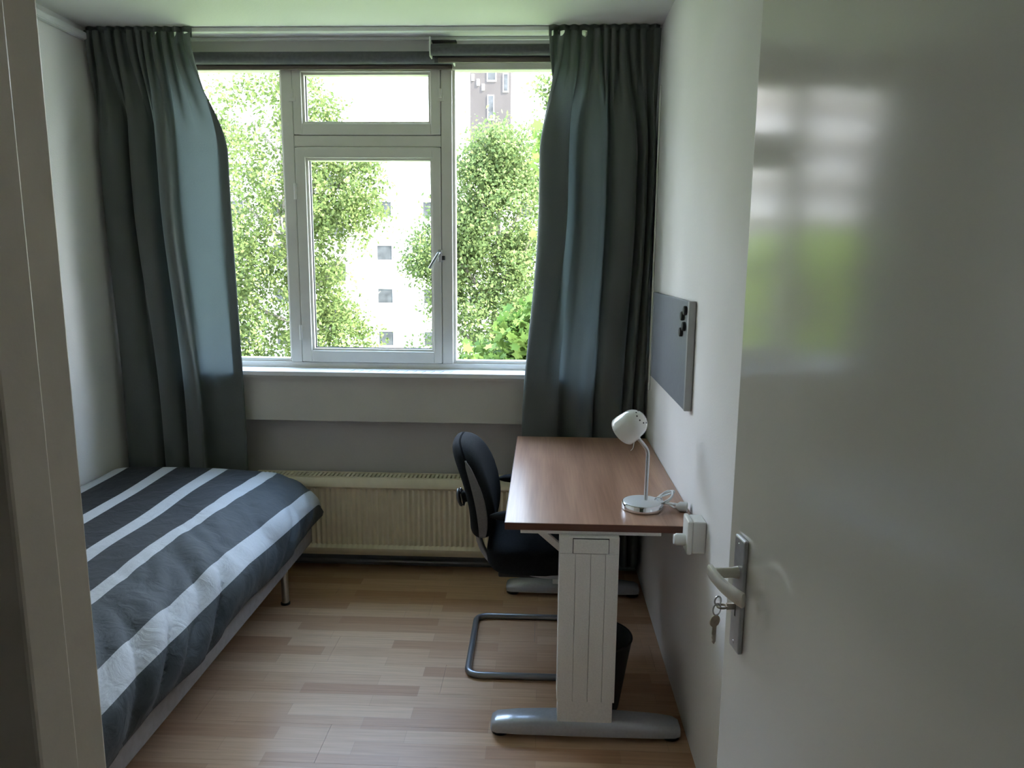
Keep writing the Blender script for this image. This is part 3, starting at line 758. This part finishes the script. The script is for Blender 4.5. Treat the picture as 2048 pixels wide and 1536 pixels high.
prof_in = [(r*0.95, h+0.003) for r, h in reversed(prof[1:])] + [(0.001, 0.0)]
sh = obj('shade', G().lathe(prof + prof_in, top, ax, n=40), 'enamel', lm, smooth=True)
u_ = ax.cross(Vector((0,0,1))).normalized(); w_ = ax.cross(u_)
for k in range(9):                                      # cooling holes near the crown
    a = 2*PI*k/9
    rr = 0.024; c = top + ax*(R0*0.95*(1-math.cos(math.asin(rr/(R0*0.92))))) + (u_*math.cos(a) + w_*math.sin(a))*rr
    nrm = ((u_*math.cos(a) + w_*math.sin(a))*0.45 - ax*0.85).normalized()
    obj('cooling_hole', G().lathe([(0.0028, -0.0015), (0.0028, 0.0006), (0.0, 0.0008)], c, nrm, n=10), 'gasket', sh)
obj('bulb', G().lathe([(0.012, 0.02), (0.013, 0.04), (0.024, 0.07), (0.022, 0.088), (0.001, 0.097)], top, ax, n=20), 'whiteplastic', lm, smooth=True)
obj('swivel_joint', G().lathe([(0.009, -0.009), (0.011, 0.0), (0.009, 0.012)], (0.318, 2.371, TZ+0.243), (-0.6, 0, 0.8), n=14), 'steel', lm, smooth=True)
obj('switch_cord', G().tube(spline([(0.314, 2.368, TZ+0.238), (0.309, 2.362, TZ+0.222), (0.306, 2.36, TZ+0.207), (0.299, 2.36, TZ+0.199)], 5), 0.0014, 6), 'cable', lm, smooth=True)
pts = []
for k in range(90):                                     # flex tied in loose loops behind the base
    a = k/89*5.2*2*PI
    r = 0.026 + 0.010*math.sin(a*0.37)
    pts.append((0.425 + r*1.15*math.cos(a)*0.9 + 0.010*math.sin(a*0.21), 2.375 + r*math.sin(a)*0.9, TZ + 0.008 + 0.021*(1+math.sin(a*0.5+1))*(0.9+0.3*math.cos(a))))
cb = obj('flex', G().tube([(0.365, 2.402, TZ+0.012)] + pts + [(0.45, 2.36, TZ+0.006), (0.462, 2.345, TZ+0.012)], 0.0028, 8), 'cable', lm, smooth=True)
pgx = obj('flex_tie', G().tube([(0.40+0.013*math.cos(t), 2.375+0.004*math.sin(3*t), TZ+0.022+0.015*math.sin(t)) for t in [2*PI*k/20 for k in range(20)]], 0.0022, 6, closed=True), 'cable', lm, smooth=True)
obj('mains_plug', G().lathe([(0.006, 0), (0.012, 0.008), (0.0165, 0.014), (0.0165, 0.036), (0.014, 0.038)], (0.452, 2.345, TZ+0.0168), (0.93, -0.25, 0.0), n=18), 'cable', lm, smooth=True)

# ------------------------------------------------------------------ wall socket
sk = thing('wall_socket', (0.5, 2.14, 0.74), 'white surface mounted double socket on right wall by desk corner', 'socket')
obj('back_box', Bx(0.458, 0.4995, 2.10, 2.175, 0.690, 0.790), 'whiteplastic', sk, bevel=0.006, seg=3)
obj('front_plate', Bx(0.444, 0.459, 2.097, 2.178, 0.687, 0.793), 'whiteplastic', sk, bevel=0.006, seg=3)
pg = obj('plug', G().lathe([(0.017, 0.0), (0.0185, 0.006), (0.0185, 0.026), (0.014, 0.034), (0.0, 0.035)], (0.4445, 2.137, 0.722), (-1, 0, 0), n=24), 'whiteplastic', sk, smooth=True)

# ------------------------------------------------------------------ magnet board
mb = thing('magnet_board', (0.5, 2.79, 1.06), 'grey metal memo board on the right wall above the desk', 'board')
obj('panel', Bx(0.4755, 0.490, 2.415, 3.163, 1.067, 1.427), 'board', mb, bevel=0.0015)
g = G(); g.box(0.4745, 0.4985, 2.40, 2.414, 1.066, 1.428); g.box(0.4745, 0.4985, 3.164, 3.178, 1.066, 1.428)
obj('side_frame', Bx(0.4745, 0.4985, 2.398, 2.414, 1.066, 1.428), 'boardframe', mb, bevel=0.002)
obj('side_frame', Bx(0.4745, 0.4985, 3.164, 3.18, 1.066, 1.428), 'boardframe', mb, bevel=0.002)
obj('wall_batten', Bx(0.4905, 0.4985, 2.415, 3.163, 1.08, 1.41), 'boardframe', mb)
for (yy, zz), lb in zip(((2.437, 1.396), (2.483, 1.375), (2.450, 1.343), (2.497, 1.320)),
                        ('uppermost of four black magnets on the grey board', 'second black magnet from the top on the grey board',
                         'third black magnet from the top on the grey board', 'lowest of four black magnets on the grey board')):
    obj('magnet', G().lathe([(0.0145, 0.0), (0.0155, 0.002), (0.0155, 0.008), (0.0135, 0.0105), (0.0, 0.0105)], (0.4754, yy, zz), (-1, 0, 0), n=20), 'black', smooth=True,
        label=lb, cat='magnet', group='black magnets on the grey board')

# ------------------------------------------------------------------ door
ANG = math.radians(7.3)
E0 = Vector((0.361, 1.33, 0)); T = Vector((math.sin(ANG), -math.cos(ANG), 0)); NRM = Vector((-math.cos(ANG), -math.sin(ANG), 0))
def DP(s, d, z): p = E0 + T*s + NRM*d; return (p.x, p.y, z)
def dbox(s0, s1, d0, d1, z0, z1):
    return G().hexa([DP(s0,d0,z0), DP(s1,d0,z0), DP(s1,d1,z0), DP(s0,d1,z0)], [DP(s0,d0,z1), DP(s1,d0,z1), DP(s1,d1,z1), DP(s0,d1,z1)])
dr = thing('door_1', DP(0.79, -0.02, 0), kind='structure')
obj('door_leaf', dbox(0.0012, 0.79, -0.039, 0, 0.012, 2.13), 'door', dr, bevel=0.0015)
obj('door_edge', dbox(0.0, 0.0014, -0.0385, -0.0005, 0.012, 2.13), 'edge', dr)
pt_ = obj('handle_plate', dbox(0.043, 0.086, 0.0, 0.009, 0.850, 1.066), 'plate', dr, bevel=0.003)
for z in (1.052, 0.865):
    obj('screw', G().lathe([(0.0035, 0), (0.003, 0.0012), (0, 0.0015)], DP(0.064, 0.009, z), NRM, n=10), 'steel', pt_, smooth=True)
obj('keyhole', dbox(0.061, 0.066, 0.009, 0.0094, 0.915, 0.940), 'gasket', pt_)
lv = obj('lever_neck', G().tube([DP(0.065, 0.008, 1.0), DP(0.065, 0.02, 1.0), DP(0.065, 0.052, 1.0)], [0.0115, 0.0095, 0.0095], 14), 'lever', dr, smooth=True)
path = spline([(0.052, 0.056, 1.001), (0.066, 0.058, 1.002), (0.09, 0.059, 1.002), (0.12, 0.056, 1.0), (0.15, 0.047, 0.997), (0.166, 0.038, 0.994)], 6)
secs = []
for i, p in enumerate(path):
    q = i/(len(path)-1); hz = 0.0105 + 0.002*q; hd = 0.0058
    if i in (0, len(path)-1): hz *= 0.8; hd *= 0.7
    tt = (path[min(i+1, len(path)-1)] - path[max(i-1, 0)]).normalized()
    ns = Vector((-tt.y, tt.x, 0))
    secs.append([DP(p.x + ns.x*hd*a, p.y + ns.y*hd*a, p.z + hz*b) for a, b in ((-1,-0.6),(-0.6,-1),(0.6,-1),(1,-0.6),(1,0.6),(0.6,1),(-0.6,1),(-1,0.6),(-1,-0.6))])
g = G().grid(secs); g.add(secs[0][:-1], [tuple(range(8))]); g.add(secs[-1][:-1], [tuple(range(8))])
obj('door_handle', g, 'lever', dr, smooth=True)
for z in (0.25, 1.05, 1.85):
    obj('hinge', G().tube([DP(0.797, -0.004, z-0.045), DP(0.797, -0.004, z+0.045)], 0.007, 10), 'steel', dr, smooth=True)

ky = thing('key_ring', DP(0.0635, 0.03, 0.935), 'steel ring with a hanging key below the door lever, another key in the lock', 'keys')
def keyblade(sc, d0, z, axis):
    pass
k1 = G()                                           # key standing in the lock, bow turned across
k1.add([DP(0.0635-0.0025, 0.009, 0.929), DP(0.0635+0.0025, 0.009, 0.929), DP(0.0635+0.0025, 0.009, 0.940), DP(0.0635-0.0025, 0.009, 0.940),
        DP(0.0635-0.0025, 0.026, 0.929), DP(0.0635+0.0025, 0.026, 0.929), DP(0.0635+0.0025, 0.026, 0.940), DP(0.0635-0.0025, 0.026, 0.940)],
       [(0,3,2,1),(4,5,6,7),(0,1,5,4),(1,2,6,5),(2,3,7,6),(3,0,4,7)])
k1.tube([DP(0.0635 + 0.0075*math.sin(t), 0.034 + 0.009*math.cos(t), 0.9345) for t in [2*PI*k/20 for k in range(20)]], 0.0021, 6, closed=True)
obj('key', k1, 'brass', ky, smooth=True)
obj('link', G().tube([DP(0.0675 + 0.0015*math.cos(t), 0.044 + 0.0065*math.cos(t), 0.9475 + 0.0085*math.sin(t)) for t in [2*PI*k/24 for k in range(24)]], 0.0017, 6, closed=True), 'steel', ky, smooth=True)
obj('split_ring', G().tube([DP(0.0685 + 0.003*math.cos(t), 0.0455 + 0.0082*math.cos(t), 0.9315 + 0.011*math.sin(t)) for t in [2*PI*k/28 for k in range(28)]], 0.0015, 6, closed=True), 'steel', ky, smooth=True)
hk = G(); cxk = (0.068, 0.048)                      # hanging key: round bow, shaft and bit
def KP(a, z, n_=0.0): return DP(cxk[0] + a*0.35 + n_*0.9, cxk[1] + a*0.93 - n_*0.35, z)
bow = [(0.0115*math.cos(2*PI*k/20), 0.909 + 0.0115*math.sin(2*PI*k/20)) for k in range(20)]
hk.hexa([KP(a, z, -0.0012) for a, z in bow], [KP(a, z, 0.0012) for a, z in bow])
shf = [(-0.004, 0.899), (0.004, 0.899), (0.0045, 0.884), (0.003, 0.881), (0.0045, 0.877), (0.0028, 0.873), (0.004, 0.869), (0.0, 0.864), (-0.004, 0.869)]
hk.hexa([KP(a, z, -0.0011) for a, z in shf], [KP(a, z, 0.0011) for a, z in shf])
obj('key', hk, 'brass', ky)

# ------------------------------------------------------------------ outside
GZ = -9.0
lawn = struct('ground', Bx(-90, 60, 4.6, 120, GZ-0.3, GZ), 'lawn')

def leaves(n, pts, size, jitter, shape='rhomb', flat=0.4):
    """Mesh arrays of n small leaves scattered round the points pts (array) with the given jitter."""
    idx = rng.integers(0, len(pts), n)
    c = pts[idx] + rng.normal(0, 1, (n, 3)) * jitter
    a = rng.normal(0, 1, (n, 3)); a /= np.linalg.norm(a, axis=1)[:, None]
    nr = rng.normal(0, 1, (n, 3)); nr[:, 2] += flat*2; nr /= np.linalg.norm(nr, axis=1)[:, None]
    u = np.cross(a, nr); u /= np.linalg.norm(u, axis=1)[:, None]; w = np.cross(nr, u)
    s = size*(0.6 + 0.8*rng.random(n))[:, None]
    if shape == 'rhomb':
        tpl = [(-1, 0), (0, -0.55), (1, 0), (0, 0.55)]
    else:
        tpl = [(-0.95, 0), (-0.55, -0.35), (-0.35, -0.95), (0.1, -0.5), (0.6, -0.8), (0.55, -0.25), (1.05, 0), (0.55, 0.25), (0.6, 0.8), (0.1, 0.5), (-0.35, 0.95), (-0.55, 0.35)]
    k = len(tpl)
    V = np.stack([c + u*s*0.5*p + w*s*0.5*q for p, q in tpl], 1).reshape(-1, 3)
    return V, k

def foliage(name, V, k, mat, parent):
    n = len(V)//k
    me = bpy.data.meshes.new(name)
    me.vertices.add(len(V)); me.vertices.foreach_set('co', V.astype(np.float32).ravel())
    me.loops.add(len(V)); me.loops.foreach_set('vertex_index', np.arange(len(V), dtype=np.int32))
    me.polygons.add(n); me.polygons.foreach_set('loop_start', np.arange(0, len(V), k, dtype=np.int32))
    me.polygons.foreach_set('loop_total', np.full(n, k, dtype=np.int32))
    me.update(calc_edges=True); me.materials.append(MAT[mat])
    o = bpy.data.objects.new(name, me); COL.objects.link(o); adopt(o, parent); o['kind'] = 'stuff'
    return o

def clusters(blobs, n):
    """n cluster centres inside a union of ellipsoids (cx,cy,cz,rx,ry,rz,weight)."""
    out = []
    ws = np.array([b[6] for b in blobs], float); ws /= ws.sum()
    for b, w in zip(blobs, ws):
        m = max(1, int(n*w)); d = rng.normal(0, 1, (m, 3)); d /= np.linalg.norm(d, axis=1)[:, None]
        r = rng.random(m)[:, None]**0.45
        out.append(np.array(b[:3]) + d*r*np.array(b[3:6]))
    return np.concatenate(out)

def tree(name, base, height, r0, label, branches, parts_mat='bark'):
    t = thing(name, (base[0], base[1], GZ), label, 'tree', 'trees outside the window')
    tp = spline([(base[0], base[1], GZ-0.1), (base[0]+0.1, base[1], GZ+height*0.35), (base[0]-0.1, base[1]+0.1, GZ+height*0.7), (base[0]+0.1, base[1], GZ+height)], 6)
    obj('trunk', G().tube(tp, [r0*(1-0.85*i/(len(tp)-1)) for i in range(len(tp))], 9), parts_mat, t, smooth=True)
    for (z, dx, dy, dz, r) in branches:
        q = Vector((base[0], base[1], z))
        pts = spline([q, q + Vector((dx*0.4, dy*0.4, dz*0.25)), q + Vector((dx*0.8, dy*0.8, dz*0.7)), q + Vector((dx, dy, dz))], 5)
        obj('branch', G().tube(pts, [r*(1-0.8*i/(len(pts)-1)) for i in range(len(pts))], 7), parts_mat, t, smooth=True)
    return t

# drooping birch on the left
tb = tree('birch_tree', (-6.2, 18.0), 18.0, 0.17, 'tall loose birch seen through left and middle panes',
          [(1.0, 0.7, 0.0, 2.6, 0.07), (1.0, -0.3, 0.1, 2.2, 0.06), (0.5, 1.9, -0.2, 1.9, 0.06), (-0.4, 2.2, 0.1, 1.2, 0.05), (2.2, 1.6, 0.1, 1.7, 0.05), (2.0, -1.6, 0, 1.8, 0.05), (0.0, -2.0, 0, 1.4, 0.05), (-2.2, 1.9, 0, 1.3, 0.05), (4.0, -1.2, 0, 1.7, 0.04), (-2.0, -2.1, 0, 1.0, 0.05)])
cl = clusters([(-6.7, 18, 2.5, 1.7, 1.7, 5.2, 6), (-7.6, 18, 0.2, 1.2, 1.6, 3.4, 3), (-5.1, 18, 3.3, 1.3, 1.2, 0.95, 1.35), (-5.1, 18, -0.2, 1.2, 1.3, 1.2, 1.6), (-5.5, 18, 1.5, 0.7, 1.3, 1.7, 1.2), (-5.6, 18.0, 5.0, 0.8, 1.0, 0.9, 0.8), (-4.6, 18, 4.1, 0.9, 0.8, 0.35, 0.5), (-4.4, 18, 3.0, 0.6, 0.8, 0.4, 0.4), (-5.0, 18, -2.0, 1.5, 1.4, 1.3, 1.4)], 900)
st_ = []
for c in cl:                                            # hanging strands
    ln = 0.25 + 0.7*random.random(); dx, dy = random.gauss(0, .16), random.gauss(0, .16)
    for k in range(7):
        st_.append((c[0]+dx*k/6 + random.gauss(0, .03), c[1]+dy*k/6, c[2] - ln*k/6))
V, k = leaves(52000, np.array(st_), 0.105, 0.11, flat=0.0)
foliage('foliage', V, k, 'leaf_birch', tb)

# dense ash on the right
ta = tree('ash_tree', (-1.2, 20.0), 13.0, 0.2, 'dense leafy tree filling the right window pane',
          [(0.5, -1.6, -0.3, 2.2, 0.08), (1.0, 1.3, -0.3, 2.2, 0.08), (-1.0, -1.9, 0, 1.7, 0.08), (-0.5, 1.5, -0.4, 1.8, 0.08), (2.0, -0.6, -0.2, 2.0, 0.06), (2.0, 0.9, 0.1, 1.8, 0.06), (-2.0, -1.5, -0.4, 1.2, 0.07)])
cl = clusters([(-1.0, 20, 1.2, 1.55, 1.6, 3.2, 6), (-1.5, 20, 3.8, 0.75, 1.0, 1.3, 1.4), (-2.1, 20, 2.7, 0.8, 1.0, 1.7, 1.8), (-0.75, 20, 4.0, 0.8, 1.0, 1.4, 1.4), (-2.9, 20, 1.6, 0.9, 1.1, 1.0, 1.3), (-2.6, 20, 0.4, 0.6, 0.9, 0.7, 0.5), (-1.0, 20, -2.0, 2.0, 1.7, 1.6, 2), (-3.1, 20, -1.2, 0.6, 0.8, 0.6, 0.45)], 430)
V, k = leaves(60000, cl, 0.105, 0.21, flat=0.2)
foliage('foliage', V, k, 'leaf_ash', ta)

# lighter tree whose edge shows beside the right curtain
tl = tree('young_tree', (1.6, 26.0), 17.0, 0.16, 'pale leafy tree behind the dense one, beside right curtain',
          [(2.0, -1.2, 0, 2.0, 0.06), (3.0, -1.0, 0.2, 2.0, 0.05), (1.0, -1.4, -0.2, 1.6, 0.06), (3.0, 1.1, 0, 1.9, 0.05)])
cl = clusters([(1.5, 26, 4.5, 1.7, 1.6, 3.6, 4), (0.2, 26, 5.0, 0.6, 0.7, 1.3, 0.7), (0.3, 26, 7.4, 0.6, 0.7, 0.7, 0.4)], 260)
V, k = leaves(8000, cl, 0.16, 0.2, flat=0.2)
foliage('foliage', V, k, 'leaf_birch', tl)

# nearer maple, low on the right
tm = tree('maple_tree', (0.15, 9.0), 9.6, 0.12, 'bright broad leaved maple nearest the glass, low beside right curtain',
          [(-0.8, -0.45, -0.2, 1.1, 0.04), (-0.6, 0.5, -0.1, 1.2, 0.04), (-1.2, -0.8, 0, 1.0, 0.04), (-0.4, 0.1, 0.2, 2.0, 0.04)])
cl = clusters([(-0.02, 9.0, 0.80, 0.30, 0.5, 0.28, 2), (-0.30, 9.0, 0.72, 0.2, 0.3, 0.16, 0.8), (-0.6, 9.1, 0.25, 0.5, 0.5, 0.28, 2.4), (-0.1, 9.0, 0.1, 0.5, 0.5, 0.5, 2), (0.22, 9.0, 1.7, 0.2, 0.4, 0.6, 0.9), (0.2, 9, 2.85, 0.27, 0.3, 0.28, 0.8), (0.4, 9.0, 1.2, 0.5, 0.6, 1.6, 2)], 150)
V, k = leaves(3600, cl, 0.125, 0.075, 'maple', flat=0.5)
foliage('foliage', V, k, 'leaf_maple', tm)

# broad shrubs far left, mirrored in the glossy door
for i, (x, yv, r, h) in enumerate(((-13.6, 22.5, 2.0, 11.7), (-18.3, 27.5, 2.2, 12.1), (-23.2, 23.0, 2.3, 11.7), (-28.4, 28.5, 2.5, 12.3))):
    ts = thing('shrub', (x, yv, GZ), ('nearest', 'second', 'third', 'farthest')[i] + ' of four tall green shrubs mirrored in the door', 'shrub', 'shrubs mirrored in the door')
    obj('stem', G().tube([(x, yv, GZ-0.1), (x, yv, GZ+h*0.6)], [0.3, 0.1], 8), 'bark', ts, smooth=True)
    cl = clusters([(x, yv, GZ+h*0.35, r, r, h*0.36, 1), (x, yv, GZ+h*0.72, r, r, h*0.27, 1.2), (x-r*0.5, yv, GZ+h*0.88, r*0.5, r*0.8, h*0.11, 0.4), (x+r*0.5, yv, GZ+h*0.88, r*0.5, r*0.8, h*0.11, 0.4)], 420)
    V, k = leaves(9000, cl, 0.42, 0.18, flat=0.4)
    foliage('foliage', V, k, 'leaf_hedge', ts)

# white apartment block
BY = 46.0
ab = thing('apartment_building', (-9.0, BY, GZ), 'white sunlit apartment block with square windows beyond the trees', 'building')
bwin = [(-10.35, z) for z in (4.2, 1.55, -1.12, -3.8, -6.5)] + [(x, z) for x in (-7.45, -4.6, -1.6, 1.3) for z in (4.2, 1.55, -1.12, -3.8, -6.5)] + [(x, z) for x in (-16.9, -19.6, -22.0) for z in (4.2, 1.55, -1.12, -3.8, -6.5)]
obj('wall', Bx(-23.5, 6, BY, BY+11, GZ, 7.0), 'render', ab)
obj('roof_edge', Bx(-23.7, 6.2, BY-0.25, BY+11.2, 7.0, 7.35), 'parapet', ab)
for (x, z) in bwin:
    w = obj('window', G().box(x-0.04, x+0.04, BY-0.06, BY+0.05, z-0.05, z+1.0).box(x+0.96, x+1.04, BY-0.06, BY+0.05, z-0.05, z+1.0).box(x+0.04, x+0.96, BY-0.06, BY+0.05, z-0.05, z+0.04).box(x+0.04, x+0.96, BY-0.06, BY+0.05, z+0.92, z+1.0), 'farframe', ab)
    obj('pane', Bx(x+0.04, x+0.96, BY-0.03, BY-0.005, z+0.04, z+0.92), 'farpane', w)
for z in (4.6, 1.9, -0.8, -3.5, -6.2):
    bb = obj('balcony', Bx(-13.9, -12.0, BY-1.3, BY-0.02, z-0.12, z+0.05), 'parapet', ab)
    obj('parapet', Bx(-13.9, -12.0, BY-1.38, BY-1.28, z-0.12, z+1.1), 'parapet', bb)
    obj('balcony_door', Bx(-13.6, -12.3, BY-0.05, BY-0.005, z+0.05, z+2.1), 'farpane', bb)
    obj('post', Bx(-11.98, -11.9, BY-1.3, BY-1.22, z-0.12, z+2.58), 'farframe', bb)

# taller block further left with long balcony bands
tb2 = thing('balcony_building', (-45.0, 50.0, GZ), 'pale tall block with long balcony bands mirrored in the door', 'building', None)
obj('wall', Bx(-62, -25.0, 50, 60, GZ, 22), 'farwall', tb2)
for k_ in range(10):
    z = GZ + 2.7 + 2.8*k_
    f = obj('balcony', Bx(-61.5, -25.5, 48.6, 49.98, z-0.1, z+0.1), 'parapet', tb2)
    obj('parapet', Bx(-61.5, -25.5, 48.5, 48.62, z-0.1, z+1.05), 'farband', f)
    obj('pane', Bx(-61.0, -26.0, 49.93, 49.98, z+1.1, z+2.2), 'farglass', f)

# brick tower beyond
tw = thing('tower_block', (-5.3, 75.0, GZ), 'grey brown brick tower rising behind the dense tree', 'building')
obj('wall', Bx(-7.34, -3.35, 75, 80, GZ, 30), 'towerbrick', tw)
for (x, z, w, h) in ((-5.6, 18.9, 0.75, 2.2), (-4.05, 17.9, 0.4, 1.6), (-5.55, 15.3, 0.5, 2.2), (-4.05, 13.0, 0.4, 1.6), (-5.6, 11.5, 0.75, 2.2)):
    f = obj('window', Bx(x-0.08, x+w+0.08, 74.93, 74.99, z-0.08, z+h+0.08), 'farframe', tw)
    obj('pane', Bx(x, x+w, 74.90, 74.93, z+0.05, z+h), 'farpane', f)
for (x, z) in ((-7.05, 18.9), (-6.55, 18.45), (-6.05, 18.0)):
    obj('small_window', Bx(x-0.13, x+0.13, 74.92, 74.99, z, z+0.6), 'farframe', tw)
